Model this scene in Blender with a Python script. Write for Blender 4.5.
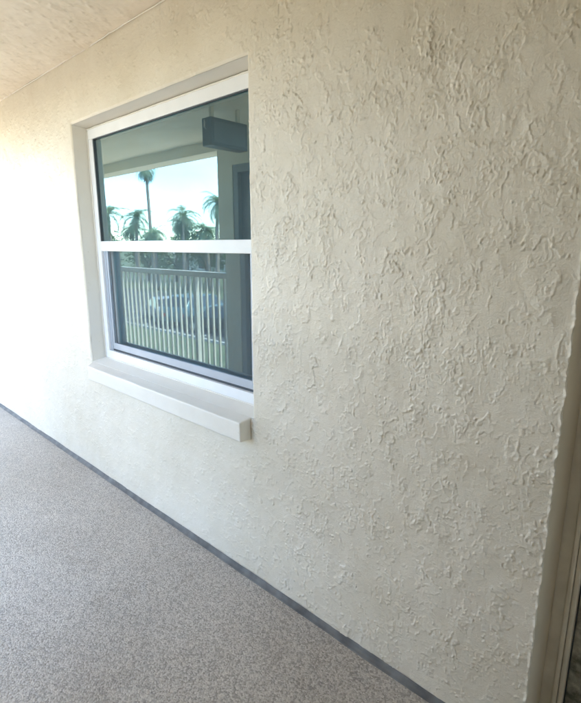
import bpy, bmesh, math, random
import numpy as np
from mathutils import Vector, Matrix

# ------------------------------------------------------------------ camera
scene = bpy.context.scene
for o in list(bpy.data.objects):
    bpy.data.objects.remove(o, do_unlink=True)
col = scene.collection
R_ = math.radians

CAM = Vector((0.0, -1.268, 1.464))
TH, PI_ = R_(46.9), R_(12.5)
Fw = Vector((-math.cos(TH) * math.cos(PI_), math.sin(TH) * math.cos(PI_), -math.sin(PI_)))
Rt = Vector((math.sin(TH), math.cos(TH), 0.0))
Up = Rt.cross(Fw)
cd = bpy.data.cameras.new('camera')
cd.sensor_fit = 'HORIZONTAL'
cd.sensor_width = 36.0
cd.lens = 36.0 * 479.0 / 581.0
cd.clip_start = 0.02
cd.clip_end = 3000
cam = bpy.data.objects.new('camera', cd)
cam.matrix_world = Matrix(((Rt.x, Up.x, -Fw.x, CAM.x), (Rt.y, Up.y, -Fw.y, CAM.y),
                           (Rt.z, Up.z, -Fw.z, CAM.z), (0, 0, 0, 1)))
col.objects.link(cam)
scene.camera = cam

# ------------------------------------------------------------------ sky, sun, exposure
SUN_DIR = Vector((0.45, -0.21, 0.86)).normalized()      # towards the sun
EXPOSURE = 3.45
SKY_STRENGTH = 0.15
world = bpy.data.worlds.new('World')
scene.world = world
world.use_nodes = True
wn = world.node_tree
wn.nodes.clear()
wout = wn.nodes.new('ShaderNodeOutputWorld')
wbg = wn.nodes.new('ShaderNodeBackground')
sky = wn.nodes.new('ShaderNodeTexSky')
sky.sky_type = 'NISHITA'
sky.sun_disc = False
sky.sun_elevation = math.asin(SUN_DIR.z)
sky.sun_rotation = math.atan2(SUN_DIR.x, SUN_DIR.y)
sky.air_density = 1.0
sky.dust_density = 0.1
sky.ozone_density = 3.0
wbg.inputs['Strength'].default_value = SKY_STRENGTH
# thin white clouds over the whole sky
wtc = wn.nodes.new('ShaderNodeTexCoord')
wmp = wn.nodes.new('ShaderNodeMapping')
wmp.inputs['Scale'].default_value = (1.0, 1.0, 2.6)
wnz = wn.nodes.new('ShaderNodeTexNoise')
wnz.inputs['Scale'].default_value = 2.3
wnz.inputs['Detail'].default_value = 7
wrp = wn.nodes.new('ShaderNodeValToRGB')
wrp.color_ramp.elements[0].position = 0.47
wrp.color_ramp.elements[0].color = (0, 0, 0, 1)
wrp.color_ramp.elements[1].position = 0.68
wrp.color_ramp.elements[1].color = (0.30, 0.30, 0.30, 1)
wmx = wn.nodes.new('ShaderNodeMixRGB')
wmx.inputs['Color2'].default_value = (8.0, 8.2, 8.6, 1)
wn.links.new(wtc.outputs['Generated'], wmp.inputs['Vector'])
wn.links.new(wmp.outputs['Vector'], wnz.inputs['Vector'])
wn.links.new(wnz.outputs['Fac'], wrp.inputs['Fac'])
wn.links.new(wrp.outputs['Color'], wmx.inputs['Fac'])
wn.links.new(sky.outputs['Color'], wmx.inputs['Color1'])
wn.links.new(wmx.outputs['Color'], wbg.inputs['Color'])
wn.links.new(wbg.outputs['Background'], wout.inputs['Surface'])

sl = bpy.data.lights.new('sun', 'SUN')
sl.energy = 2.9
sl.angle = R_(0.53)
sl.color = (1.0, 0.89, 0.74)
sun = bpy.data.objects.new('sun', sl)
sun.rotation_euler = SUN_DIR.to_track_quat('Z', 'Y').to_euler()
sun.location = (-10, -10, 20)
col.objects.link(sun)

scene.view_settings.view_transform = 'Standard'
scene.view_settings.look = 'None'
scene.view_settings.gamma = 1.0
scene.view_settings.use_curve_mapping = False
scene.view_settings.exposure = EXPOSURE
scene.render.engine = 'CYCLES'
scene.cycles.max_bounces = 12
scene.cycles.diffuse_bounces = 6
scene.cycles.glossy_bounces = 6
scene.cycles.transparent_max_bounces = 16

# ------------------------------------------------------------------ helpers
random.seed(7)


def tag(o, label=None, cat=None, group=None, kind=None):
    if label: o['label'] = label
    if cat: o['category'] = cat
    if group: o['group'] = group
    if kind: o['kind'] = kind
    return o


def empty(name, loc=(0, 0, 0), rz=0.0):
    o = bpy.data.objects.new(name, None)
    o.empty_display_size = 0.1
    o.location = loc
    o.rotation_euler = (0, 0, rz)
    col.objects.link(o)
    return o


class MB:
    """collects pieces of one mesh"""
    def __init__(self):
        self.v = []; self.f = []

    def quad(self, pts):
        n = len(self.v)
        self.v += [tuple(p) for p in pts]
        self.f.append(tuple(range(n, n + len(pts))))
        return self

    def box(self, x0, x1, y0, y1, z0, z1):
        n = len(self.v)
        self.v += [(x0, y0, z0), (x1, y0, z0), (x1, y1, z0), (x0, y1, z0),
                   (x0, y0, z1), (x1, y0, z1), (x1, y1, z1), (x0, y1, z1)]
        for q in ((0, 3, 2, 1), (4, 5, 6, 7), (0, 1, 5, 4), (1, 2, 6, 5), (2, 3, 7, 6), (3, 0, 4, 7)):
            self.f.append(tuple(n + i for i in q))
        return self

    def tube(self, pts, rad, seg=8, cap=True):
        pts = [Vector(p) for p in pts]
        if not hasattr(rad, '__len__'): rad = [rad] * len(pts)
        n0 = len(self.v)
        for i, p in enumerate(pts):
            d = (pts[min(i + 1, len(pts) - 1)] - pts[max(i - 1, 0)]).normalized()
            a = d.orthogonal().normalized() if abs(d.z) > 0.9 else d.cross(Vector((0, 0, 1))).normalized()
            if abs(d.z) > 0.9:
                a = Vector((1, 0, 0)) - d * d.x
                a.normalize()
            b = d.cross(a)
            for k in range(seg):
                t = 2 * math.pi * k / seg
                self.v.append(tuple(p + (a * math.cos(t) + b * math.sin(t)) * rad[i]))
        for i in range(len(pts) - 1):
            for k in range(seg):
                k2 = (k + 1) % seg
                self.f.append((n0 + i * seg + k, n0 + i * seg + k2, n0 + (i + 1) * seg + k2, n0 + (i + 1) * seg + k))
        if cap:
            self.f.append(tuple(n0 + k for k in reversed(range(seg))))
            self.f.append(tuple(n0 + (len(pts) - 1) * seg + k for k in range(seg)))
        return self

    def prism(self, prof, axis, a0, a1):
        """extrude a closed 2d profile along x, y or z"""
        def P(u, v, a):
            return {'x': (a, u, v), 'y': (u, a, v), 'z': (u, v, a)}[axis]
        n = len(self.v); m = len(prof)
        self.v += [P(u, v, a0) for u, v in prof] + [P(u, v, a1) for u, v in prof]
        self.f.append(tuple(n + i for i in range(m)))
        self.f.append(tuple(n + m + i for i in reversed(range(m))))
        for i in range(m):
            j = (i + 1) % m
            self.f.append((n + i, n + m + i, n + m + j, n + j))
        return self

    def build(self, name, mat, parent=None, smooth=False, bevel=0.0, fixn=True, seg=2):
        me = bpy.data.meshes.new(name)
        me.from_pydata(self.v, [], self.f)
        if fixn or bevel:
            bm = bmesh.new(); bm.from_mesh(me)
            if bevel:
                es = [e for e in bm.edges if len(e.link_faces) == 2 and e.calc_face_angle(0) > 0.5]
                bmesh.ops.bevel(bm, geom=es, offset=bevel, segments=seg, profile=0.7, affect='EDGES', clamp_overlap=True)
            if fixn:
                bmesh.ops.recalc_face_normals(bm, faces=bm.faces[:])
            bm.to_mesh(me); bm.free()
        me.update()
        if smooth:
            me.polygons.foreach_set('use_smooth', [True] * len(me.polygons))
        if mat: me.materials.append(mat)
        o = bpy.data.objects.new(name, me)
        col.objects.link(o)
        if parent: o.parent = parent
        return o


def copy_tree(o, parent=None):
    c = o.copy()
    col.objects.link(c)
    c.parent = parent
    for ch in o.children:
        copy_tree(ch, c)
    return c


# ------------------------------------------------------------------ materials
def new_mat(name):
    m = bpy.data.materials.new(name)
    m.use_nodes = True
    nt = m.node_tree
    b = nt.nodes['Principled BSDF']
    return m, nt, b


def simple(name, c, rough=0.5, metal=0.0, var=0.06, nscale=8.0, bump=0.0, bscale=200.0, spec=0.5):
    m, nt, b = new_mat(name)
    N = nt.nodes.new; L = nt.links.new
    tc = N('ShaderNodeTexCoord')
    nz = N('ShaderNodeTexNoise'); nz.inputs['Scale'].default_value = nscale; nz.inputs['Detail'].default_value = 5
    rp = N('ShaderNodeValToRGB')
    rp.color_ramp.elements[0].position = 0.3; rp.color_ramp.elements[1].position = 0.7
    rp.color_ramp.elements[0].color = tuple(x * (1 - var) for x in c) + (1,)
    rp.color_ramp.elements[1].color = tuple(min(1, x * (1 + var)) for x in c) + (1,)
    L(tc.outputs['Object'], nz.inputs['Vector']); L(nz.outputs['Fac'], rp.inputs['Fac'])
    L(rp.outputs['Color'], b.inputs['Base Color'])
    b.inputs['Roughness'].default_value = rough
    b.inputs['Metallic'].default_value = metal
    b.inputs['Specular IOR Level'].default_value = spec
    if bump:
        n2 = N('ShaderNodeTexNoise'); n2.inputs['Scale'].default_value = bscale; n2.inputs['Detail'].default_value = 4
        bp = N('ShaderNodeBump'); bp.inputs['Strength'].default_value = 1.0; bp.inputs['Distance'].default_value = bump
        L(tc.outputs['Object'], n2.inputs['Vector']); L(n2.outputs['Fac'], bp.inputs['Height'])
        L(bp.outputs['Normal'], b.inputs['Normal'])
    return m


STUCCO_C = (0.74, 0.685, 0.58)
def stucco_mat(name, c, rough=0.42, bump=0.0018, stain=0.10):
    m, nt, b = new_mat(name)
    N = nt.nodes.new; L = nt.links.new
    tc = N('ShaderNodeTexCoord')
    n1 = N('ShaderNodeTexNoise'); n1.inputs['Scale'].default_value = 2.1; n1.inputs['Detail'].default_value = 6
    n1.inputs['Roughness'].default_value = 0.65
    rp = N('ShaderNodeValToRGB')
    rp.color_ramp.elements[0].position = 0.30; rp.color_ramp.elements[1].position = 0.62
    rp.color_ramp.elements[0].color = (c[0] * (1 - stain), c[1] * (1 - stain * 1.15), c[2] * (1 - stain * 1.5), 1)
    rp.color_ramp.elements[1].color = c + (1,)
    L(tc.outputs['Object'], n1.inputs['Vector']); L(n1.outputs['Fac'], rp.inputs['Fac'])
    # small dirt flecks that sit in the paint
    n3 = N('ShaderNodeTexNoise'); n3.inputs['Scale'].default_value = 60; n3.inputs['Detail'].default_value = 3
    r3 = N('ShaderNodeValToRGB')
    r3.color_ramp.elements[0].position = 0.70; r3.color_ramp.elements[0].color = (1, 1, 1, 1)
    r3.color_ramp.elements[1].position = 0.80; r3.color_ramp.elements[1].color = (0.86, 0.83, 0.78, 1)
    mx = N('ShaderNodeMixRGB'); mx.blend_type = 'MULTIPLY'; mx.inputs['Fac'].default_value = 1.0
    L(tc.outputs['Object'], n3.inputs['Vector']); L(n3.outputs['Fac'], r3.inputs['Fac'])
    L(rp.outputs['Color'], mx.inputs['Color1']); L(r3.outputs['Color'], mx.inputs['Color2'])
    L(mx.outputs['Color'], b.inputs['Base Color'])
    b.inputs['Roughness'].default_value = rough
    n2 = N('ShaderNodeTexNoise'); n2.inputs['Scale'].default_value = 210; n2.inputs['Detail'].default_value = 5
    n2.inputs['Roughness'].default_value = 0.6
    bp = N('ShaderNodeBump'); bp.inputs['Strength'].default_value = 0.8; bp.inputs['Distance'].default_value = bump
    L(tc.outputs['Object'], n2.inputs['Vector']); L(n2.outputs['Fac'], bp.inputs['Height'])
    L(bp.outputs['Normal'], b.inputs['Normal'])
    return m


M = {}
M['stucco'] = stucco_mat('stucco_paint', STUCCO_C, stain=0.13)
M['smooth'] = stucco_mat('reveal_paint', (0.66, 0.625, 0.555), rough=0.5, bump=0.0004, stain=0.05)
M['sill'] = stucco_mat('sill_paint', (0.79, 0.755, 0.685), rough=0.45, bump=0.0006, stain=0.08)
M['ceil'] = stucco_mat('ceiling_paint', (0.80, 0.73, 0.61), rough=0.6, bump=0.0006)
M['frame'] = simple('white_vinyl', (0.80, 0.80, 0.80), 0.35, var=0.03)
M['screenframe'] = simple('grey_aluminium', (0.42, 0.46, 0.52), 0.4, 0.3, var=0.05)
M['gasket'] = simple('dark_gasket', (0.05, 0.06, 0.07), 0.6)
M['strip'] = simple('grey_base_paint', (0.125, 0.125, 0.12), 0.7, var=0.4, nscale=14, bump=0.0012, bscale=60)
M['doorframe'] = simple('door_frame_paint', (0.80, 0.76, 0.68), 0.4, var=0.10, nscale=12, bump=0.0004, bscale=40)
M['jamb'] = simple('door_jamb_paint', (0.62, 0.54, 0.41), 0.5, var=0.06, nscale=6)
M['railing'] = simple('cream_railing_paint', (0.56, 0.52, 0.45), 0.4, var=0.04)
M['dark'] = simple('dark_housing', (0.03, 0.035, 0.04), 0.35)
M['chrome'] = simple('bright_metal', (0.75, 0.75, 0.75), 0.2, 1.0)
M['room'] = simple('room_paint', (0.42, 0.46, 0.50), 0.8)
M['asphalt'] = simple('asphalt', (0.055, 0.055, 0.058), 0.85, var=0.25, nscale=3)
M['concrete'] = simple('concrete', (0.42, 0.40, 0.37), 0.8, var=0.15, nscale=3)
M['paint_line'] = simple('road_paint', (0.75, 0.75, 0.72), 0.6)
M['trunk'] = simple('palm_trunk', (0.22, 0.18, 0.14), 0.9, var=0.3, nscale=5)
M['bark'] = simple('tree_bark', (0.13, 0.10, 0.075), 0.9, var=0.3, nscale=5)
M['tyre'] = simple('tyre_rubber', (0.02, 0.02, 0.02), 0.8)
M['rim'] = simple('wheel_rim', (0.55, 0.56, 0.58), 0.3, 0.9)
M['carglass'] = simple('car_glass', (0.02, 0.025, 0.03), 0.05, spec=0.8)
M['lamp'] = simple('lamp_glass', (0.7, 0.7, 0.7), 0.1)
M['tail'] = simple('tail_lamp', (0.35, 0.02, 0.02), 0.2)
M['house'] = simple('house_wall', (0.62, 0.56, 0.47), 0.8)
M['roof'] = simple('roof_tile', (0.30, 0.27, 0.25), 0.8, var=0.2)


def leaf_mat(name, c):
    m, nt, b = new_mat(name)
    N = nt.nodes.new; L = nt.links.new
    oi = N('ShaderNodeObjectInfo')
    tc = N('ShaderNodeTexCoord')
    nz = N('ShaderNodeTexNoise'); nz.inputs['Scale'].default_value = 1.6; nz.inputs['Detail'].default_value = 4
    rp = N('ShaderNodeValToRGB')
    rp.color_ramp.elements[0].position = 0.3; rp.color_ramp.elements[1].position = 0.7
    rp.color_ramp.elements[0].color = tuple(x * 0.65 for x in c) + (1,)
    rp.color_ramp.elements[1].color = tuple(x * 1.35 for x in c) + (1,)
    L(tc.outputs['Object'], nz.inputs['Vector']); L(nz.outputs['Fac'], rp.inputs['Fac'])
    L(rp.outputs['Color'], b.inputs['Base Color'])
    b.inputs['Roughness'].default_value = 0.5
    tr = N('ShaderNodeBsdfTranslucent')
    tr.inputs['Color'].default_value = (c[0] * 1.6, c[1] * 1.7, c[2] * 0.9, 1)
    mx = N('ShaderNodeMixShader'); mx.inputs['Fac'].default_value = 0.3
    L(b.outputs['BSDF'], mx.inputs[1]); L(tr.outputs['BSDF'], mx.inputs[2])
    L(mx.outputs['Shader'], nt.nodes['Material Output'].inputs['Surface'])
    return m


M['frond'] = leaf_mat('palm_frond', (0.16, 0.21, 0.13))
M['leaf'] = leaf_mat('tree_leaf', (0.055, 0.10, 0.035))
M['leaf2'] = leaf_mat('hedge_leaf', (0.07, 0.12, 0.04))

# lawn
m, nt, b = new_mat('lawn')
N = nt.nodes.new; L = nt.links.new
tc = N('ShaderNodeTexCoord')
nz = N('ShaderNodeTexNoise'); nz.inputs['Scale'].default_value = 0.35; nz.inputs['Detail'].default_value = 9
nz.inputs['Roughness'].default_value = 0.7
rp = N('ShaderNodeValToRGB')
rp.color_ramp.elements[0].position = 0.3; rp.color_ramp.elements[0].color = (0.06, 0.08, 0.035, 1)
rp.color_ramp.elements[1].position = 0.72; rp.color_ramp.elements[1].color = (0.135, 0.145, 0.07, 1)
L(tc.outputs['Object'], nz.inputs['Vector']); L(nz.outputs['Fac'], rp.inputs['Fac'])
L(rp.outputs['Color'], b.inputs['Base Color'])
b.inputs['Roughness'].default_value = 0.9
M['lawn'] = m

# walkway coating: sprayed pebble grain
m, nt, b = new_mat('walkway_coating')
N = nt.nodes.new; L = nt.links.new
tc = N('ShaderNodeTexCoord')
v1 = N('ShaderNodeTexNoise'); v1.inputs['Scale'].default_value = 170; v1.inputs['Detail'].default_value = 3
v1.inputs['Roughness'].default_value = 0.55
v2 = N('ShaderNodeTexVoronoi'); v2.inputs['Scale'].default_value = 165
r1 = N('ShaderNodeValToRGB')
r1.color_ramp.elements[0].position = 0.24; r1.color_ramp.elements[0].color = (0.29, 0.262, 0.228, 1)
r1.color_ramp.elements[1].position = 0.78; r1.color_ramp.elements[1].color = (0.64, 0.595, 0.525, 1)
e = r1.color_ramp.elements.new(0.5); e.color = (0.48, 0.44, 0.385, 1)
n5 = N('ShaderNodeTexNoise'); n5.inputs['Scale'].default_value = 1.7; n5.inputs['Detail'].default_value = 5
r5 = N('ShaderNodeValToRGB')
r5.color_ramp.elements[0].position = 0.3; r5.color_ramp.elements[0].color = (0.80, 0.78, 0.76, 1)
r5.color_ramp.elements[1].position = 0.65; r5.color_ramp.elements[1].color = (1, 1, 1, 1)
mx = N('ShaderNodeMixRGB'); mx.blend_type = 'MULTIPLY'; mx.inputs['Fac'].default_value = 1
ad = N('ShaderNodeMath'); ad.operation = 'MULTIPLY_ADD'; ad.inputs[1].default_value = -0.5
bp = N('ShaderNodeBump'); bp.inputs['Strength'].default_value = 0.9; bp.inputs['Distance'].default_value = 0.0035
L(tc.outputs['Object'], v1.inputs['Vector']); L(tc.outputs['Object'], v2.inputs['Vector'])
L(tc.outputs['Object'], n5.inputs['Vector'])
sp = N('ShaderNodeSeparateColor'); L(v2.outputs['Color'], sp.inputs['Color'])
mg = N('ShaderNodeMix'); mg.inputs['Factor'].default_value = 0.5
L(v1.outputs['Fac'], mg.inputs['A']); L(sp.outputs['Red'], mg.inputs['B']); L(mg.outputs['Result'], r1.inputs['Fac']); L(n5.outputs['Fac'], r5.inputs['Fac'])
L(r1.outputs['Color'], mx.inputs['Color1']); L(r5.outputs['Color'], mx.inputs['Color2'])
n6 = N('ShaderNodeTexNoise'); n6.inputs['Scale'].default_value = 5.5; n6.inputs['Detail'].default_value = 8; n6.inputs['Roughness'].default_value = 0.75
n6.inputs['Distortion'].default_value = 0.6
r6 = N('ShaderNodeValToRGB')
r6.color_ramp.elements[0].position = 0.56; r6.color_ramp.elements[0].color = (1, 1, 1, 1)
r6.color_ramp.elements[1].position = 0.74; r6.color_ramp.elements[1].color = (0.78, 0.75, 0.71, 1)
mx6 = N('ShaderNodeMixRGB'); mx6.blend_type = 'MULTIPLY'; mx6.inputs['Fac'].default_value = 1
rr6 = N('ShaderNodeMapRange'); rr6.inputs['To Min'].default_value = 0.30; rr6.inputs['To Max'].default_value = 0.52
L(tc.outputs['Object'], n6.inputs['Vector']); L(n6.outputs['Fac'], r6.inputs['Fac'])
L(mx.outputs['Color'], mx6.inputs['Color1']); L(r6.outputs['Color'], mx6.inputs['Color2'])
L(mx6.outputs['Color'], b.inputs['Base Color'])
L(n5.outputs['Fac'], rr6.inputs['Value']); L(rr6.outputs['Result'], b.inputs['Roughness'])
L(v2.outputs['Distance'], ad.inputs[0]); L(v1.outputs['Fac'], ad.inputs[2])
L(ad.outputs['Value'], bp.inputs['Height']); L(bp.outputs['Normal'], b.inputs['Normal'])
b.inputs['Roughness'].default_value = 0.38
M['floor'] = m

# reflective coated window glass
m, nt, b = new_mat('reflective_glass')
nt.nodes.remove(b)
N = nt.nodes.new; L = nt.links.new
tr = N('ShaderNodeBsdfTransparent'); tr.inputs['Color'].default_value = (0.66, 0.78, 0.80, 1)
gl = N('ShaderNodeBsdfGlossy'); gl.inputs['Roughness'].default_value = 0.0; gl.inputs['Color'].default_value = (0.66, 0.93, 0.98, 1)
fr = N('ShaderNodeFresnel'); fr.inputs['IOR'].default_value = 2.8
mxs = N('ShaderNodeMixShader')
L(fr.outputs['Fac'], mxs.inputs['Fac']); L(tr.outputs['BSDF'], mxs.inputs[1]); L(gl.outputs['BSDF'], mxs.inputs[2])
df = N('ShaderNodeBsdfDiffuse'); df.inputs['Color'].default_value = (0.70, 0.78, 0.80, 1)  # pale diffuse share, mixed in as a hazy veil over the reflections
mx2 = N('ShaderNodeMixShader')
tc = N('ShaderNodeTexCoord'); nz = N('ShaderNodeTexNoise'); nz.inputs['Scale'].default_value = 3.0; nz.inputs['Detail'].default_value = 6
mr = N('ShaderNodeMapRange'); mr.inputs['To Min'].default_value = 0.03; mr.inputs['To Max'].default_value = 0.08
L(tc.outputs['Object'], nz.inputs['Vector']); L(nz.outputs['Fac'], mr.inputs['Value']); L(mr.outputs['Result'], mx2.inputs['Fac'])
L(mxs.outputs['Shader'], mx2.inputs[1]); L(df.outputs['BSDF'], mx2.inputs[2])
L(mx2.outputs['Shader'], nt.nodes['Material Output'].inputs['Surface'])
M['glass'] = m

# insect screen: fine mesh, too fine to see thread by thread
m, nt, b = new_mat('insect_screen')
N = nt.nodes.new; L = nt.links.new
tr = N('ShaderNodeBsdfTransparent')
b.inputs['Base Color'].default_value = (0.20, 0.22, 0.24, 1); b.inputs['Roughness'].default_value = 0.6
mxs = N('ShaderNodeMixShader'); mxs.inputs['Fac'].default_value = 0.15
L(tr.outputs['BSDF'], mxs.inputs[1]); L(b.outputs['BSDF'], mxs.inputs[2])
L(mxs.outputs['Shader'], nt.nodes['Material Output'].inputs['Surface'])
M['screen'] = m

# grimy door leaf
m, nt, b = new_mat('grimy_door_paint')
N = nt.nodes.new; L = nt.links.new
tc = N('ShaderNodeTexCoord')
nz = N('ShaderNodeTexNoise'); nz.inputs['Scale'].default_value = 14; nz.inputs['Detail'].default_value = 8
nz.inputs['Roughness'].default_value = 0.7
rp = N('ShaderNodeValToRGB')
rp.color_ramp.elements[0].position = 0.38; rp.color_ramp.elements[0].color = (0.12, 0.125, 0.10, 1)
rp.color_ramp.elements[1].position = 0.6; rp.color_ramp.elements[1].color = (0.52, 0.51, 0.45, 1)
L(tc.outputs['Object'], nz.inputs['Vector']); L(nz.outputs['Fac'], rp.inputs['Fac'])
L(rp.outputs['Color'], b.inputs['Base Color']); b.inputs['Roughness'].default_value = 0.5
M['doorleaf'] = m

# ------------------------------------------------------------------ sizes of the place
CEIL = 2.44
OX0, OX1 = -2.863, -1.395          # window opening in the wall face
OZ0, OZ1 = 0.757, 2.122
FX0, FX1 = -2.823, -1.425          # the same at the frame
FZ0, FZ1 = 0.785, 2.100
FY = 0.07
CORNER = -0.273                    # wall corner at the doorway
DOOR_X1 = 0.68
YR = -1.60                         # inner face of railing / opposite wall
OPP0, OPP1 = -3.79, -2.70          # opposite wall piece

RELIEF = 1.3
XE = -7.2                          # open far end of the walkway
OPP2 = -1.65                       # gap with a short railing up to here
# ------------------------------------------------------------------ stucco relief
rng = np.random.default_rng(11)


def grf(nz_, nx_, d, lmin, lmax, slope=1.0, ax=1.0, az=1.0):
    """band limited random field, unit variance; ax/az stretch the features"""
    w = rng.standard_normal((nz_, nx_)).astype(np.float32)
    fz = np.fft.fftfreq(nz_, d)[:, None] * az
    fx = np.fft.rfftfreq(nx_, d)[None, :] * ax
    k = np.sqrt(fz * fz + fx * fx)
    k[0, 0] = 1e-6
    k0, k1 = 1.0 / lmax, 1.0 / lmin
    filt = (np.maximum(k, k0) / k0) ** (-slope - 1.0)
    filt *= np.exp(-(k / k1) ** 4) * (1 - np.exp(-(k / k0) ** 4))
    filt[0, 0] = 0
    g = np.fft.irfft2(np.fft.rfft2(w) * filt, s=(nz_, nx_))
    return (g / g.std()).astype(np.float32)


def sstep(a, b_, x):
    t = np.clip((x - a) / (b_ - a), 0, 1)
    return t * t * (3 - 2 * t)


def stucco_height(nz_, nx_, d):
    """skip-trowelled stucco: flat trowelled skin, torn edges, crumbs, drag lines (metres)"""
    g = lambda *a: grf(nz_, nx_, d, *a)
    h = 0.0010 * g(0.12, 0.9, 1.2) + 0.00045 * g(0.03, 0.14, 1.0, 1.0, 1.5)
    zone = g(0.10, 0.6, 0.8, 1.0, 1.2)
    # torn trowel edges: skins with one sharp lip that breaks up along its length
    for i, (lmin, lmax, t, amp, lo) in enumerate(((0.0055, 0.20, 0.3, 0.0018, 0.65), (0.005, 0.11, -0.3, 0.0013, 0.65), (0.005, 0.12, 0.1, 0.0013, 0.75),
                                                  (0.0055, 0.26, 0.9, 0.0021, 0.5), (0.005, 0.07, 0.5, 0.0010, 0.7))):
        n = g(lmin, lmax, 0.85, 1.0, 1.2)
        mask = sstep(0.2, 1.1, g(0.03, 0.18, 0.8, 1.0, 1.15))
        lipm = sstep(lo, lo + 0.6, g(0.02, 0.16, 0.7, 1.0, 1.2) + 0.35 * zone)
        u = n - t
        w = 0.058 * (0.03 / lmax) ** 0.25
        h += amp * 1.1 * sstep(-0.03, 0.04, u) * np.exp(-np.maximum(u, 0) * 1.6) * mask
        h += amp * 1.25 * np.exp(-(u / w) ** 2) * lipm
    # torn, crumbly patches: ridged noise over several sizes
    cm = sstep(0.7, 1.6, g(0.018, 0.14, 0.8, 1.0, 1.15) + 0.5 * zone)
    r1 = 1 - np.minimum(np.abs(g(0.0045, 0.026, 0.7, 1.0, 1.1)) / 0.55, 1)
    c1 = np.maximum(g(0.0045, 0.020, 0.5, 1.0, 1.1), 0)
    h += cm * (0.0013 * r1 * c1 + 0.0005 * c1)
    # light all-over drag, mostly upright, finer grain where the float caught
    s1 = g(0.0055, 0.045, 0.8, 1.0, 1.5)
    m1 = sstep(-0.6, 1.2, g(0.05, 0.35, 0.8))
    h += 0.00024 * np.maximum(s1, -0.3) * m1
    s = g(0.006, 0.06, 0.8, 1.0, 4.5)
    sm = sstep(0.7, 1.5, g(0.03, 0.2, 0.8, 1.0, 2.5))
    h += 0.0009 * np.exp(-((s - 0.3) / 0.09) ** 2) * sm
    # single pimples
    p = g(0.008, 0.02, 0.2)
    h += 0.0012 * np.maximum(p - 2.7, 0)
    return h


def bil(H, d, x0, z0, X, Z):
    u = np.clip((X - x0) / d, 0, H.shape[1] - 1.001); v = np.clip((Z - z0) / d, 0, H.shape[0] - 1.001)
    i = u.astype(int); j = v.astype(int); a = u - i; b_ = v - j
    return (H[j, i] * (1 - a) * (1 - b_) + H[j, i + 1] * a * (1 - b_) + H[j + 1, i] * (1 - a) * b_ + H[j + 1, i + 1] * a * b_)


def grid_mesh(name, P, keep, mat, parent=None):
    """P: (nv, nu, 3) points; keep: (nv-1, nu-1) cells that exist"""
    nv, nu = P.shape[:2]
    idx = np.arange(nv * nu).reshape(nv, nu)
    q = np.stack([idx[:-1, :-1], idx[:-1, 1:], idx[1:, 1:], idx[1:, :-1]], -1)[keep]
    used = np.unique(q)
    rem = np.full(nv * nu, -1); rem[used] = np.arange(len(used))
    q = rem[q]
    co = P.reshape(-1, 3)[used].astype(np.float32)
    me = bpy.data.meshes.new(name)
    me.vertices.add(len(co)); me.vertices.foreach_set('co', co.ravel())
    nf = len(q)
    me.loops.add(nf * 4); me.loops.foreach_set('vertex_index', q.astype(np.int32).ravel())
    me.polygons.add(nf)
    me.polygons.foreach_set('loop_start', np.arange(0, nf * 4, 4, dtype=np.int32))
    me.polygons.foreach_set('loop_total', np.full(nf, 4, dtype=np.int32))
    me.polygons.foreach_set('use_smooth', np.ones(nf, dtype=bool))
    me.update(calc_edges=True)
    me.materials.append(mat)
    o = bpy.data.objects.new(name, me)
    col.objects.link(o)
    if parent: o.parent = parent
    return o


def axis_lines(segs):
    """segs: list of (a, b, step); joins them into one sorted array of lines"""
    out = [segs[0][0]]
    for a, b_, st in segs:
        n = max(1, int(math.ceil((b_ - a) / st)))
        out += list(a + (b_ - a) * (np.arange(1, n + 1) / n))
    return np.array(out)


# ------------------------------------------------------------------ stucco wall with window opening
wall = empty('stucco_wall', (-2.6, 0, 0))
tag(wall, 'long cream painted wall of rough trowelled stucco around the window', 'wall')
WX = -2.6
D_H = 0.002
hx0, hz0 = -5.3, -0.02
H = stucco_height(int(2.5 / D_H), int(5.1 / D_H), D_H)
xs = axis_lines([(XE, -5.2, 0.2), (-5.2, -4.2, 0.010), (-4.2, OX0, 0.006), (OX0, -2.1, 0.0045), (-2.1, OX1, 0.0036), (OX1, -0.9, 0.0026), (-0.9, CORNER, 0.0021)])
zs = axis_lines([(0.0, OZ0, 0.0025), (OZ0, OZ1, 0.0025), (OZ1, CEIL + 0.01, 0.0028)])
X, Z = np.meshgrid(xs, zs)
Hh = bil(H, D_H, hx0, hz0, X, Z)
fade = sstep(-5.2, -4.9, X)
Hh = Hh * fade * RELIEF * (0.6 + 0.4 * sstep(-2.2, -1.1, X))
Y = -0.003 - Hh
# ragged, beaded corner at the doorway
ce = grf(len(zs), 8, 0.0029, 0.009, 0.16, 0.7)[:, 0]
cb = grf(len(zs), 8, 0.0029, 0.007, 0.08, 0.6)[:, 0]
nearc = np.exp(-((CORNER - X) / 0.0045) ** 2)
Y -= nearc * np.clip(0.0022 + 0.0022 * cb, 0, 0.006)[:, None]
nearw = np.exp(-((CORNER - X) / 0.010) ** 2)
X = X + nearw * np.clip(0.0006 + 0.0014 * ce + 0.0009 * cb, -0.003, 0.005)[:, None]
# rounded edges around the opening
dxo = np.maximum(np.maximum(OX0 - X, X - OX1), 0); dzo = np.maximum(np.maximum(OZ0 - Z, Z - OZ1), 0)
ro = np.sqrt(dxo ** 2 + dzo ** 2)
Y += 0.006 * np.exp(-(ro / 0.005) ** 2)
P = np.stack([X - WX, Y, Z], -1)
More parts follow.
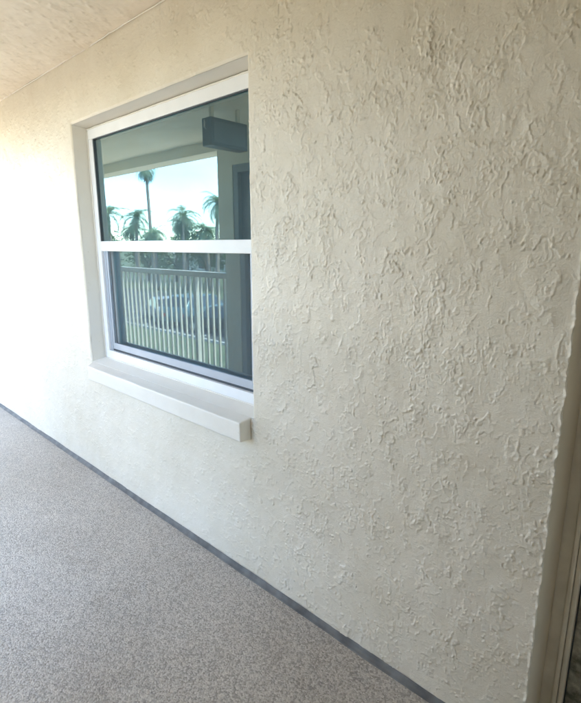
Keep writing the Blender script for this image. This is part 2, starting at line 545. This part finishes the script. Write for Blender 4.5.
# the corner turns back into the doorway
back = P[:, -1:, :].copy(); back[:, :, 1] = 0.004; back[:, :, 0] -= 0.001
back2 = P[:, -1:, :].copy(); back2[:, :, 1] = 0.02; back2[:, :, 0] = CORNER - 0.004 - WX
P = np.concatenate([P, back, back2], 1)
xc = np.concatenate([(xs[:-1] + xs[1:]) / 2, [CORNER, CORNER]]); zc = (zs[:-1] + zs[1:]) / 2
hole = ((xc > OX0) & (xc < OX1))[None, :] & ((zc > OZ0) & (zc < OZ1))[:, None]
grid_mesh('plaster', P, ~hole, M['stucco'], wall)


def wl(x): return x - WX


# window reveal: slightly splayed, smooth
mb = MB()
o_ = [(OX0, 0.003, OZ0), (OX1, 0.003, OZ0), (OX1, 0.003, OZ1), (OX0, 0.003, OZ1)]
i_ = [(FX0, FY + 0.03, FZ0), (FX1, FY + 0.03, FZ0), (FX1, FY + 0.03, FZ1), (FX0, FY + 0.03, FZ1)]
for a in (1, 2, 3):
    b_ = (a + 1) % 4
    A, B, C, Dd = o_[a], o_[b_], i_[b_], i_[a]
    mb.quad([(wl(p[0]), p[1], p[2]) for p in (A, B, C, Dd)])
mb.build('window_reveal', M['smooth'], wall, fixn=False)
# core of the wall behind the plaster
core = MB()
core.box(wl(XE), wl(OX0 - 0.002), 0.012, 0.20, 0, CEIL)
core.box(wl(OX1 + 0.002), wl(CORNER - 0.004), 0.012, 0.20, 0, CEIL)
core.box(wl(OX0 - 0.002), wl(OX1 + 0.002), 0.012, 0.20, 0, OZ0 - 0.03)
core.box(wl(OX0 - 0.002), wl(OX1 + 0.002), 0.012, 0.20, OZ1 + 0.004, CEIL)
core.box(wl(DOOR_X1), wl(6.0), 0.0, 0.20, 0, CEIL)
core.box(wl(CORNER - 0.004), wl(DOOR_X1), 0.0, 0.20, 2.101, CEIL)
core.build('wall_core', M['smooth'], wall)
# sill: projecting stucco band, top slopes in to the frame
sx0, sx1 = OX0 - 0.004, -1.410
sv = [(sx0 + 0.055, -0.058, 0.668), (sx1 - 0.004, -0.060, 0.668), (sx1, 0.008, 0.664), (sx0, 0.008, 0.664),
      (sx0 + 0.055, -0.060, 0.752), (sx1 - 0.004, -0.062, 0.752), (sx1, 0.008, 0.764), (sx0, 0.008, 0.764)]
mb = MB()
mb.v = [(wl(a), b_, c) for a, b_, c in sv]
mb.f = [(0, 3, 2, 1), (4, 5, 6, 7), (0, 1, 5, 4), (1, 2, 6, 5), (2, 3, 7, 6), (3, 0, 4, 7)]
so = mb.build('window_sill', M['sill'], wall, bevel=0.007, smooth=True, seg=3)
bm = bmesh.new(); bm.from_mesh(so.data)
bmesh.ops.subdivide_edges(bm, edges=[e for e in bm.edges if e.calc_length() > 0.5], cuts=120, use_grid_fill=True)
bmesh.ops.subdivide_edges(bm, edges=[e for e in bm.edges if e.calc_length() > 0.03], cuts=5, use_grid_fill=True)
from mathutils import noise as mnoise
for v in bm.verts:
    n_ = mnoise.noise(v.co * 38) * 0.0012 + mnoise.noise(v.co * 9) * 0.0022
    v.co.z += n_; v.co.y += mnoise.noise(v.co * 30 + Vector((7, 3, 1))) * 0.0012
bm.to_mesh(so.data); bm.free()
mb = MB()
mb.prism([(-0.0, 0.700), (0.11, 0.700), (0.11, FZ0 - 0.001), (FY, FZ0 - 0.001), (0.0, 0.7635)], 'x', wl(OX0 + 0.001), wl(OX1 - 0.001))
mb.build('sill_top', M['sill'], wall)

# ------------------------------------------------------------------ floor, ceiling
fl = MB().box(XE, 6, -1.80, 0.0, -0.22, 0.0)
fl.box(CORNER, DOOR_X1, 0.0, 0.60, -0.22, 0.0)
floor = tag(fl.build('walkway_floor', M['floor']), kind='structure')
# grey painted cove along the foot of the wall, slightly uneven
n = 1200
lx = XE + (CORNER - XE) * (np.linspace(0, 1, n))
rr = np.random.default_rng(5)
j1 = np.convolve(rr.standard_normal(n + 40), np.hanning(41) / 20, 'valid') * 0.004
j2 = np.convolve(rr.standard_normal(n + 40), np.hanning(41) / 20, 'valid') * 0.004
prof = [(-0.004, 0.022), (-0.008, 0.019), (-0.010, 0.012), (-0.014, 0.006), (-0.018, 0.004), (-0.023, 0.0025), (-0.024, -0.01)]
P = np.zeros((len(prof), n, 3))
for k, (py, pz) in enumerate(prof):
    P[k, :, 0] = lx
    P[k, :, 1] = py + (j2 if k in (4, 5, 6) else 0)
    P[k, :, 2] = pz + (j1 if k in (0, 1) else 0)
grid_mesh('base_strip', P[::-1].copy(), np.ones((len(prof) - 1, n - 1), bool), M['strip'], floor)

ce_ = MB().box(XE, 6, -1.80, 0.20, CEIL + 0.012, CEIL + 0.22)
ceiling = tag(ce_.build('ceiling', M['ceil']), kind='structure')
Dc = 0.004
Hc = stucco_height(int(1.9 / Dc), int(7.4 / Dc), Dc)
xs = axis_lines([(XE, -7, 0.1), (-7, -4.5, 0.012), (-4.5, -1.2, 0.006), (-1.2, 6, 0.05)]); ys = axis_lines([(-1.61, -1.0, 0.02), (-1.0, 0.002, 0.007)])
X, Yg = np.meshgrid(xs, ys)
Zg = CEIL - 0.001 - 2.0 * bil(Hc, Dc, -7.2, -1.75, X, Yg) * sstep(-7, -6.5, X) * (1 - sstep(-1.0, 0.0, X))
P = np.stack([X, Yg, Zg], -1)
grid_mesh('ceiling_plaster', P[::-1].copy(), np.ones((len(ys) - 1, len(xs) - 1), bool), M['ceil'], ceiling)
MB().box(XE, 6, -1.80, YR, 2.335, CEIL + 0.012).build('edge_beam', M['ceil'], ceiling, bevel=0.004)
# thin paint line where the ceiling meets the wall
mb = MB()
pts = [(x, -0.010 + 0.0015 * math.sin(x * 9) + random.uniform(-0.001, 0.001), CEIL - 0.005 + random.uniform(-0.0015, 0.0015)) for x in np.linspace(-6, CORNER, 120)]
mb.tube(pts, 0.003, 6)
mb.build('caulk_bead', M['sill'], ceiling, smooth=True)

# dark room behind the window
MB().box(-5, -0.5, 0.21, 3.6, -0.05, CEIL).build('room_interior', M['room'])
room = bpy.data.objects['room_interior']
bm = bmesh.new(); bm.from_mesh(room.data)
# open the room towards the window
dele = [f for f in bm.faces if abs(f.calc_center_median().y - 0.21) < 1e-4]
bmesh.ops.delete(bm, geom=dele, context='FACES')
bm.to_mesh(room.data); bm.free()
tag(room, kind='structure')

# ------------------------------------------------------------------ the window
win = empty('window', (-2.124, FY, FZ0))
tag(win, 'white single hung window mirroring sky, palms and railing', 'window')
ox, oy, oz = win.location


def wb(x0, x1, y0, y1, z0, z1, m=None):
    m = m or MB()
    return m.box(x0 - ox, x1 - ox, y0 - oy, y1 - oy, z0 - oz, z1 - oz)


MZ0, MZ1 = 1.431, 1.487
# frame members
f = empty('frame'); f.parent = win
JL = FX0 + 0.047
wb(FX0, FX1, FY, FY + 0.09, 2.046, FZ1).build('frame_head', M['frame'], f, bevel=0.003)
wb(FX0 + 0.001, FX1 - 0.001, FY + 0.0005, FY + 0.09, FZ0, 0.836).build('frame_sill', M['frame'], f, bevel=0.003)
wb(FX0, JL, FY + 0.001, FY + 0.09, 0.836, 2.046).build('frame_jamb', M['frame'], f, bevel=0.003)
wb(FX1 - 0.047, FX1, FY + 0.001, FY + 0.09, 0.836, 2.046).build('frame_jamb', M['frame'], f, bevel=0.003)
ck = MB()
def cpt(x, z): return (x - ox + random.uniform(-.0008, .0008), FY - 0.001 - oy + random.uniform(-.0008, .0008), z - oz + random.uniform(-.0008, .0008))
for (xa, za, xb, zb) in ((FX0, FZ0, FX0, FZ1), (FX0, FZ1, FX1, FZ1), (FX0, FZ0, FX1, FZ0)):
    ck.tube([cpt(xa + (xb - xa) * t / 40, za + (zb - za) * t / 40) for t in range(41)], [0.0032 + 0.0012 * random.random() for _ in range(41)], 6)
ck.build('caulk', M['sill'], f, smooth=True)
# upper sash (fixed, outer track)
us = empty('upper_sash'); us.parent = win
GU = 0.084
US0, US1 = JL - 0.004, FX1 - 0.043
wb(JL, FX1 - 0.047, FY + 0.002, FY + 0.045, MZ0, MZ1).build('meeting_rail', M['frame'], us, bevel=0.003)
wb(JL, JL + 0.006, FY + 0.006, FY + 0.030, MZ1, 2.046).build('gasket', M['gasket'], us)
wb(JL + 0.006, FX1 - 0.047, FY + 0.006, FY + 0.012, 2.041, 2.046).build('gasket', M['gasket'], us)
wb(US0, US1, GU, GU + 0.006, MZ1 - 0.01, 2.05).build('pane', M['glass'], us)
# lower sash (inner track) with its own stiles
ls = empty('lower_sash'); ls.parent = win
GL = 0.118
wb(JL, JL + 0.045, 0.108, 0.142, 0.836, MZ0 + 0.02).build('stile', M['frame'], ls, bevel=0.002)
wb(FX1 - 0.092, FX1 - 0.047, 0.108, 0.142, 0.836, MZ0 + 0.02).build('stile', M['frame'], ls, bevel=0.002)
wb(JL + 0.045, FX1 - 0.092, 0.108, 0.142, 0.8365, 0.872).build('bottom_rail', M['frame'], ls, bevel=0.002)
wb(JL + 0.040, FX1 - 0.087, GL, GL + 0.006, 0.868, MZ0 + 0.02).build('pane', M['glass'], ls)
# half screen in the outer track
sc = empty('insect_screen'); sc.parent = win
SX0, SX1 = JL + 0.03, FX1 - 0.048
wb(SX0, SX0 + 0.020, 0.084, 0.096, 0.848, MZ0 - 0.001).build('screen_stile', M['screenframe'], sc, bevel=0.002)
wb(SX1 - 0.020, SX1, 0.084, 0.096, 0.848, MZ0 - 0.001).build('screen_stile', M['screenframe'], sc, bevel=0.002)
wb(SX0 + 0.020, SX1 - 0.020, 0.084, 0.096, 0.848, 0.886).build('screen_rail', M['screenframe'], sc, bevel=0.002)
wb(JL, SX0 - 0.004, 0.084, 0.100, 0.838, MZ0 - 0.001).build('track', M['screenframe'], sc)
wb(JL + 0.001, FX1 - 0.048, 0.086, 0.094, 0.8365, 0.846).build('screen_gap', M['gasket'], sc)
q = MB().quad([(SX0 + 0.018 - ox, 0.090 - oy, 0.884 - oz), (SX1 - 0.018 - ox, 0.090 - oy, 0.884 - oz),
               (SX1 - 0.018 - ox, 0.090 - oy, MZ0 - 0.001 - oz), (SX0 + 0.018 - ox, 0.090 - oy, MZ0 - 0.001 - oz)])
q.build('screen_mesh', M['screen'], sc, fixn=False)

# ------------------------------------------------------------------ doorway at the right edge
door = empty('door', (0.2, 0.3, 0))
tag(door, 'shaded doorway with beige frame beyond the ragged wall corner', 'door')


def db(x0, x1, y0, y1, z0, z1):
    return MB().box(x0 - 0.2, x1 - 0.2, y0 - 0.3, y1 - 0.3, z0, z1)


# plastered jamb of the opening
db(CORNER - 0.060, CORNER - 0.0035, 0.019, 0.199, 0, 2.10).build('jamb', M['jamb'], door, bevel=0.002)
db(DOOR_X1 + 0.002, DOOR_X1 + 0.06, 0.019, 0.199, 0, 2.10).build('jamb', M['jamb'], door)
fr_ = empty('door_frame'); fr_.parent = door
db(CORNER - 0.060, CORNER + 0.0275, 0.2025, 0.32, 0.0, 2.13).build('frame_post', M['doorframe'], fr_, bevel=0.003)
db(CORNER + 0.028, CORNER + 0.041, 0.195, 0.32, 0.0, 2.13).build('frame_bead', M['doorframe'], fr_, bevel=0.005, seg=3, smooth=True)
db(CORNER + 0.0425, CORNER + 0.057, 0.199, 0.32, 0.0, 2.13).build('frame_bead', M['doorframe'], fr_, bevel=0.005, seg=3, smooth=True)
db(CORNER + 0.0415, CORNER + 0.0422, 0.206, 0.31, 0.0, 2.13).build('joint', M['gasket'], fr_)
db(DOOR_X1 - 0.06, DOOR_X1 + 0.06, 0.2025, 0.32, 0.0, 2.13).build('frame_post', M['doorframe'], fr_, bevel=0.003)
db(CORNER - 0.060, DOOR_X1 + 0.06, 0.2025, 0.32, 2.131, 2.30).build('frame_head', M['doorframe'], fr_)
db(CORNER + 0.058, DOOR_X1 - 0.061, 0.224, 0.265, 0.012, 2.128).build('leaf', M['doorleaf'], door, bevel=0.003)
db(CORNER + 0.0575, CORNER + 0.0605, 0.214, 0.223, 0.012, 2.128).build('weather_seal', M['gasket'], door)
lh = MB()
lh.tube([(0.52 - 0.2, 0.224 - 0.3, 1.0), (0.52 - 0.2, 0.17 - 0.3, 1.0), (0.41 - 0.2, 0.17 - 0.3, 1.0)], 0.010, 8)
lh.build('handle', M['chrome'], door, smooth=True)

# ------------------------------------------------------------------ opposite side of the walkway
ow = empty('opposite_wall', (-3.2, -1.7, 0))
tag(ow, 'shaded stucco wall piece mirrored at the right of the upper pane', 'wall')
ob = lambda x0, x1, y0, y1, z0, z1: MB().box(x0 + 3.2, x1 + 3.2, y0 + 1.7, y1 + 1.7, z0, z1)
DX0, DX1 = -3.576, -2.85
mb = MB()
for a in ((OPP0, DX0, 0, 2.334), (DX0, DX1, 2.183, 2.334), (DX1, OPP1, 0, 2.334)):
    mb.box(a[0] + 3.2, a[1] + 3.2, -0.1, 0.1, a[2], a[3])
mb.build('plaster', M['stucco'], ow)
ad_ = empty('closet_door', ((DX0 + DX1) / 2, -1.65, 0))
tag(ad_, 'dark slate door in the opposite wall, mirrored at the pane edge', 'door')
acx = (DX0 + DX1) / 2
ab = lambda x0, x1, y0, y1, z0, z1: MB().box(x0 - acx, x1 - acx, y0 + 1.65, y1 + 1.65, z0, z1)
M['slate'] = simple('slate_door_paint', (0.10, 0.12, 0.14), 0.4)
M['slate2'] = simple('slate_frame_paint', (0.22, 0.25, 0.27), 0.4)
ab(DX0 + 0.001, DX0 + 0.068, -1.66, -1.605, 0, 2.182).build('frame_post', M['slate2'], ad_, bevel=0.004)
ab(DX1 - 0.068, DX1 - 0.001, -1.66, -1.605, 0, 2.182).build('frame_post', M['slate2'], ad_, bevel=0.004)
ab(DX0 + 0.0685, DX1 - 0.0685, -1.66, -1.605, 2.115, 2.182).build('frame_head', M['slate2'], ad_, bevel=0.004)
ab(DX0 + 0.069, DX1 - 0.069, -1.69, -1.65, 0.01, 2.114).build('leaf', M['slate'], ad_)
for z0, z1 in ((0.2, 0.95), (1.1, 1.95)):
    ab(DX0 + 0.16, DX1 - 0.16, -1.6495, -1.643, z0, z1).build('panel', M['slate2'], ad_, bevel=0.003)

# box fixture hung across the walkway under the ceiling
sg = empty('hanging_box_fixture', (-2.90, -0.95, 2.15))
tag(sg, 'dark box fixture hung below the walkway ceiling, mirrored in the upper pane', 'light fixture')
MB().box(-0.05, 0.05, -0.19, 0.15, 0, 0.187).build('housing', M['dark'], sg, bevel=0.008)
MB().box(0.0505, 0.054, -0.165, 0.125, 0.025, 0.162).build('face_plate', M['slate'], sg, bevel=0.001)
for yy in (-0.14, 0.10):
    MB().box(-0.012, 0.012, yy - 0.012, yy + 0.012, 0.187, 0.2895).build('bracket', M['ceil'], sg)
MB().tube([(0.0, 0.152, 0.15), (0.0, 0.165, 0.165), (0.0, 0.165, 0.12), (0.0, 0.152, 0.11)], 0.006, 8).build('latch', M['chrome'], sg, smooth=True)


def railing(x0, x1, posts, label):
    rl = empty('railing', ((x0 + x1) / 2, -1.70, 0))
    tag(rl, label, 'railing', 'railings along the open side of the walkway')
    c = (x0 + x1) / 2
    MB().box(x0 - c, x1 - c, -0.03, 0.03, 1.125, 1.185).build('top_rail', M['railing'], rl, bevel=0.006)
    MB().box(x0 - c, x1 - c, -0.02, 0.02, 0.09, 0.13).build('bottom_rail', M['railing'], rl, bevel=0.004)
    for p in posts:
        MB().box(p - c - 0.018, p - c + 0.018, -0.028, 0.028, 0.0, 1.124).build('post', M['railing'], rl, bevel=0.004)
    base = None
    nn = int((x1 - x0) / 0.10)
    for i in range(nn):
        x = x0 + (i + 0.5) * (x1 - x0) / nn
        if any(abs(x - p) < 0.06 for p in posts): continue
        if base is None:
            base = MB().box(-0.011, 0.011, -0.011, 0.011, 0.1305, 1.1245).build('picket', M['railing'], rl)
            base.location.x = x - c
        else:
            k = base.copy(); col.objects.link(k); k.location.x = x - c
    return rl


o4 = MB().box(XE, -6.65, -1.80, YR, 0, 2.334).build('corner_pier', M['stucco'], None, bevel=0.004)
tag(o4, 'stucco pier at the far open end of the walkway', 'pier')
railing(-6.65, OPP0, [-4.44], 'cream picket railing mirrored in the lower pane before lawn and cars')
o3 = MB().box(5.8, 6.0, YR + 0.001, -1.05, 0, CEIL - 0.012).build('light_blocking_wall', M['stucco'])  # unseen wall, added to keep light from the end off the door jamb
tag(o3, 'unseen stucco wall added to cut the light at the near end of the walkway', 'wall')
er = railing(-0.8, 0.8, [], 'short cream picket railing across the open far end of the walkway')
er.location = (XE + 0.05, -0.83, 0); er.rotation_euler = (0, 0, math.pi / 2)
railing(OPP1, OPP2, [], 'short cream picket railing in the gap of the opposite wall')
o2 = MB().box(OPP2, 6.0, -1.80, YR, 0, 2.334).build('rear_wall', M['stucco'])
tag(o2, 'stucco wall along the closed side of the walkway behind the viewer', 'wall')
# the rest of the building: storey above and walls below, so that the sun is shut out
bl = MB()
bl.box(XE, 6, -1.80, 9.0, CEIL + 0.225, 5.6)
bl.box(XE, 6, -0.05, 9.0, -3.0, -0.225)
bl.box(XE, -5.1, 0.21, 9.0, -0.225, CEIL + 0.2)
bl.box(XE, 6, 3.7, 9.0, -0.224, CEIL + 0.224)
bld = tag(bl.build('apartment_building', M['house']), 'storeys of the apartment building above and below the walkway', 'building')

# ------------------------------------------------------------------ ground outside, one storey down
G = -3.0
gd = MB().quad([(-900, -900, G), (900, -900, G), (900, 900, G), (-900, 900, G)]).build('ground', M['lawn'], fixn=False)
tag(gd, kind='structure')
M['bounce_paver'] = simple('bounce_sand', (0.46, 0.36, 0.27), 0.85, var=0.2, nscale=1.5)  # unseen sandy ground, added to throw warm light up at the ceiling
pv = MB().quad([(-60, -8.2, G + 0.004), (40, -8.2, G + 0.004), (40, -0.06, G + 0.004), (-60, -0.06, G + 0.004)]).build('bounce_paving', M['bounce_paver'], fixn=False)
tag(pv, kind='structure')
road = MB().quad([(-140, -24.0, G + 0.004), (60, -24.0, G + 0.004), (60, -12.2, G + 0.004), (-140, -12.2, G + 0.004)]).build('parking_road', M['asphalt'], fixn=False)
tag(road, kind='structure')
kb = MB().box(-140, 60, -12.2, -12.05, G - 0.05, G + 0.12).build('kerb', M['concrete'], road)
for i in range(28):
    x = -60 + i * 2.7
    MB().quad([(x, -17.3, G + 0.008), (x + 0.1, -17.3, G + 0.008), (x + 0.1, -12.4, G + 0.008), (x, -12.4, G + 0.008)]).build('bay_line', M['paint_line'], road, fixn=False)


# ------------------------------------------------------------------ cars
def make_car(kind, paint, label, loc, rz):
    c = empty('parked_car', loc, rz)
    tag(c, label, 'car', 'cars parked beyond the lawn')
    if kind == 'sedan':
        Lh, W, belt, roof = 2.30, 0.90, 0.92, 1.44
        body = [(-2.30, 0.32), (2.30, 0.32), (2.33, 0.55), (2.22, 0.74), (1.15, 0.90), (-1.55, 0.95), (-2.25, 0.90), (-2.33, 0.6)]
        cab = [(1.10, 0.88), (0.35, 1.38), (-0.15, 1.44), (-0.9, 1.41), (-1.75, 0.93)]
        glass = [(0.98, 0.93), (0.36, 1.33), (-0.14, 1.385), (-0.85, 1.36), (-1.5, 0.95)]
    else:
        Lh, W, belt, roof = 2.35, 0.95, 1.05, 1.75
        body = [(-2.30, 0.38), (2.30, 0.38), (2.34, 0.65), (2.24, 0.95), (1.20, 1.08), (-2.28, 1.12), (-2.34, 0.7)]
        cab = [(1.15, 1.06), (0.55, 1.66), (0.1, 1.74), (-1.6, 1.72), (-2.26, 1.10)]
        glass = [(1.0, 1.11), (0.54, 1.60), (0.1, 1.68), (-1.52, 1.66), (-1.98, 1.13)]
    bo = MB().prism(body, 'y', -W, W).build('body', paint, c, bevel=0.07, smooth=True, seg=3)
    n = len(cab)
    ca = MB()
    ca.prism(cab, 'y', -W + 0.04, W - 0.04)
    for i, (px, pz) in enumerate(ca.v and [(v[0], v[2]) for v in ca.v]):
        y = ca.v[i][1]; t = max(0, (pz - belt) / (roof - belt))
        ca.v[i] = (px, y * (1 - 0.22 * t), pz)
    ca.build('cabin', paint, c, bevel=0.05, smooth=True, seg=3)
    for s in (-1, 1):
        g = MB()
        pts = []
        for px, pz in glass:
            t = max(0, (pz - belt) / (roof - belt))
            pts.append((px, s * ((W - 0.04) * (1 - 0.22 * t) + 0.006), pz))
        g.quad(pts).build('side_window', M['carglass'], c)
        for xw in (1.42, -1.42):
            wbk = MB().tube([(xw, s * (W - 0.20), 0.33), (xw, s * (W + 0.012), 0.33)], 0.33, 20)
            wh = wbk.build('wheel', M['tyre'], c)
            MB().tube([(xw, s * (W + 0.0125), 0.33), (xw, s * (W + 0.02), 0.33)], 0.21, 16).build('rim', M['rim'], wh)
        MB().box(2.20, 2.345, s * 0.60 - 0.16, s * 0.60 + 0.16, 0.60, 0.72).build('headlight', M['lamp'], c, bevel=0.02)
        MB().box(-2.345, -2.22, s * 0.64 - 0.14, s * 0.64 + 0.14, 0.66, 0.82).build('tail_light', M['tail'], c, bevel=0.02)
    def glassquad(a, b_, nm):
        (x0, z0), (x1, z1) = a, b_
        nx, nz2 = (z1 - z0), -(x1 - x0)
        if nm == 'rear_window': nx, nz2 = -(z1 - z0) , (x1 - x0)
        ln = math.hypot(nx, nz2); ox_, oz_ = abs(nx) / ln * (1 if nm == 'windscreen' else -1) * 0.012, 0.012
        def hw(z): return (W - 0.11) * (1 - 0.22 * max(0, (z - belt) / (roof - belt)))
        MB().quad([(x0 + ox_, -hw(z0), z0 + oz_), (x0 + ox_, hw(z0), z0 + oz_), (x1 + ox_, hw(z1), z1 + oz_), (x1 + ox_, -hw(z1), z1 + oz_)]).build(nm, M['carglass'], c)
    lerp = lambda a, b_, t: (a[0] + (b_[0] - a[0]) * t, a[1] + (b_[1] - a[1]) * t)
    glassquad(lerp(cab[0], cab[1], 0.1), lerp(cab[0], cab[1], 0.92), 'windscreen')
    glassquad(lerp(cab[-1], cab[-2], 0.15), lerp(cab[-1], cab[-2], 0.9), 'rear_window')
    return c


def car_paint(name, c):
    return simple(name, c, 0.25, 0.2, var=0.02)


make_car('sedan', car_paint('silver_paint', (0.30, 0.31, 0.32)), 'silver saloon car parked leftmost behind the mirrored railing', (-25.6, -14.6, G + 0.005), R_(200))
make_car('suv', car_paint('teal_paint', (0.10, 0.16, 0.18)), 'grey blue tall car parked between silver and black cars', (-22.9, -15.2, G + 0.005), R_(255))
make_car('sedan', car_paint('black_paint', (0.02, 0.022, 0.026)), 'black saloon car parked rightmost behind the mirrored railing', (-19.4, -14.2, G + 0.005), R_(170))


# ------------------------------------------------------------------ palms and trees
def palm_crown_mesh(seed, nf=34, L_=2.3, droop=1.0):
    r = random.Random(seed)
    m_ = MB()
    for i in range(nf):
        az = 2 * math.pi * i / nf + r.uniform(-0.15, 0.15)
        el = r.uniform(-0.6, 1.35)
        ln = L_ * r.uniform(0.8, 1.15)
        d = Vector((math.cos(az), math.sin(az), 0))
        side = Vector((-math.sin(az), math.cos(az), 0))
        p = Vector((0, 0, 0)); a = el
        seg = 7
        pts = [p.copy()]
        for s in range(seg):
            p = p + (d * math.cos(a) + Vector((0, 0, 1)) * math.sin(a)) * (ln / seg)
            a -= 0.30 * droop
            pts.append(p.copy())
        for s in range(1, seg + 1):
            q0, q1 = pts[s - 1], pts[s]
            w_ = 0.55 * math.sin(math.pi * min(0.95, (s / seg) * 0.8 + 0.12))
            for sd in (-1, 1):
                for k in range(3):
                    t0 = q0.lerp(q1, k / 3.0)
                    t1 = q0.lerp(q1, k / 3.0 + 0.2)
                    tip = t1 + side * sd * w_ + (q1 - q0) * 0.8 + Vector((0, 0, -0.28 * w_ * r.uniform(0.6, 1.6)))
                    m_.quad([t0, t1, tip])
        for s in range(1, seg):
            u = side * 0.02
            m_.quad([pts[s - 1] - u, pts[s - 1] + u, pts[s] + u, pts[s] - u])
    return m_


def palm(px, py, top, label, seed, L_=2.3, lean=0.3, rad=0.17):
    p = empty('palm_tree', (px, py, G))
    tag(p, label, 'palm tree', 'palms beyond the parking')
    r = random.Random(seed)
    hgt = top - G
    a = r.uniform(0, 6.28)
    pts = []
    for i in range(9):
        t = i / 8
        pts.append((math.cos(a) * lean * t * t, math.sin(a) * lean * t * t, hgt * t))
    MB().tube(pts, [rad * (1.25 - 0.45 * (i / 8)) for i in range(9)], 9).build('trunk', M['trunk'], p, smooth=True)
    cr = palm_crown_mesh(seed, L_=L_).build('crown', M['frond'], p, fixn=False)
    cr.location = pts[-1]
    sk = MB()
    for i in range(40):
        az = r.uniform(0, 6.28); zz = hgt - r.uniform(0.05, 0.9); q_ = Vector(pts[-1]); q_.z = zz
        d_ = Vector((math.cos(az), math.sin(az), 0)); u_ = Vector((-d_.y, d_.x, 0)) * 0.08
        sk.quad([q_ + d_ * 0.12 - u_, q_ + d_ * 0.12 + u_, q_ + d_ * r.uniform(0.3, 0.5) - Vector((0, 0, r.uniform(0.4, 0.8)))])
    sk.build('dead_fronds', M['trunk'], p, fixn=False)
    return p


# x, y and crown height of each palm
YP = -26.0
s_ = 26.0 / 30.0
palm(-54.2, YP, 4.9, 'bushy palm mirrored at the far left of the upper pane', 1, 2.6)
palm(-48.6, YP, 4.4, 'mid height palm just left of the very tall palm', 2, 2.4)
palm(-45.4, YP, 8.9, 'very tall thin palm reaching up to the mirrored beam', 3, 1.5, 0.2, 0.16)
palm(-41.5, -27.5, 3.4, 'short palm directly right of the very tall palm', 4, 1.9)
palm(-39.9, YP, 4.2, 'leaning palm near the middle of the mirrored sky', 5, 2.4, 0.9)
palm(-35.4, -26.5, 5.2, 'full headed palm mirrored beside the opposite wall edge', 6, 2.2)
palm(-53.0, -31.0, 2.6, 'low palm behind the bushy leftmost palm', 8, 2.0)
palm(-50.4, -27.0, 3.2, 'slim palm between the bushy palm and the mid height palm', 9, 2.0, 0.6)
palm(-43.2, -25.0, 2.6, 'lowest palm at the foot of the very tall palm', 10, 1.9)
palm(-38.6, -28.0, 2.9, 'small palm just right of the leaning palm', 12, 1.8)


def tree(loc, H_, W_, label, seed, mat):
    t = empty('broadleaf_tree', loc)
    tag(t, label, 'tree', 'trees behind the parking')
    r = random.Random(seed)
    tr_ = MB()
    tr_.tube([(0, 0, 0), (0.1, 0.05, H_ * 0.25), (0.05, 0.1, H_ * 0.5)], [0.22, 0.17, 0.12], 8)
    for i in range(5):
        az = i * 1.26 + r.uniform(-.3, .3)
        tr_.tube([(0.07, 0.07, H_ * (0.28 + 0.04 * i)), (math.cos(az) * W_ * 0.3, math.sin(az) * W_ * 0.3, H_ * 0.62),
                  (math.cos(az) * W_ * 0.42, math.sin(az) * W_ * 0.42, H_ * 0.78)], [0.09, 0.06, 0.03], 6)
    tr_.build('trunk', M['bark'], t, smooth=True)
    cr = MB()
    clumps = [(r.uniform(-1, 1), r.uniform(-1, 1), r.uniform(-1, 1)) for _ in range(60)]
    clumps = [c for c in clumps if c[0] ** 2 + c[1] ** 2 + c[2] ** 2 < 1][:26]
    for (a, b_, c) in clumps:
        cx_, cy_, cz_ = a * W_ * 0.5, b_ * W_ * 0.5, H_ * 0.62 + c * H_ * 0.36
        rad = W_ * r.uniform(0.13, 0.24)
        for _ in range(75):
            v = Vector((r.gauss(0, 1), r.gauss(0, 1), r.gauss(0, 1))).normalized() * rad * r.uniform(0.5, 1.1)
            pt = Vector((cx_, cy_, cz_)) + v
            u = Vector((r.gauss(0, 1), r.gauss(0, 1), r.gauss(0, 1))).normalized()
            w_ = u.orthogonal().normalized()
            s = r.uniform(0.10, 0.22)
            cr.quad([pt - u * s, pt + w_ * s * 0.5, pt + u * s, pt - w_ * s * 0.5])
    cr.build('crown', mat, t, fixn=False)
    return t


tl = ['round green tree leftmost in the row behind the parked cars', 'second broad tree from the left behind the parked cars',
      'third tree from the left behind the parked cars', 'fourth tree from the left behind the parked cars',
      'fifth tree from the left behind the parked cars', 'sixth tree from the left behind the parked cars',
      'seventh tree from the left behind the parked cars', 'round green tree rightmost in the row behind the parked cars']
for i in range(8):
    tree((-66 + i * 5.0 + random.uniform(-1, 1), -31 + random.uniform(-2, 2), G), random.uniform(5.0, 6.6), random.uniform(4.6, 6.2), tl[i], 40 + i, M['leaf'] if i % 2 else M['leaf2'])

# low house behind the trees
hs = empty('house', (-56, -46, G))
tag(hs, 'low beige house with grey hip roof behind the palms', 'house')
MB().box(-10, 10, -4, 4, 0, 3.2).build('wall', M['house'], hs)
rf = MB()
rf.v = [(-10.6, -4.6, 3.2), (10.6, -4.6, 3.2), (10.6, 4.6, 3.2), (-10.6, 4.6, 3.2), (-6.5, 0, 5.3), (6.5, 0, 5.3)]
rf.f = [(0, 1, 5, 4), (1, 2, 5), (2, 3, 4, 5), (3, 0, 4), (0, 3, 2, 1)]
rf.build('roof', M['roof'], hs)
for x in (-7.5, -3.5, 1.0, 5.0):
    wo = MB().box(x, x + 1.6, 4.0, 4.04, 1.0, 2.4).build('window', M['frame'], hs)
    MB().box(x + 0.1, x + 1.5, 4.0405, 4.05, 1.1, 2.3).build('pane', M['carglass'], wo)
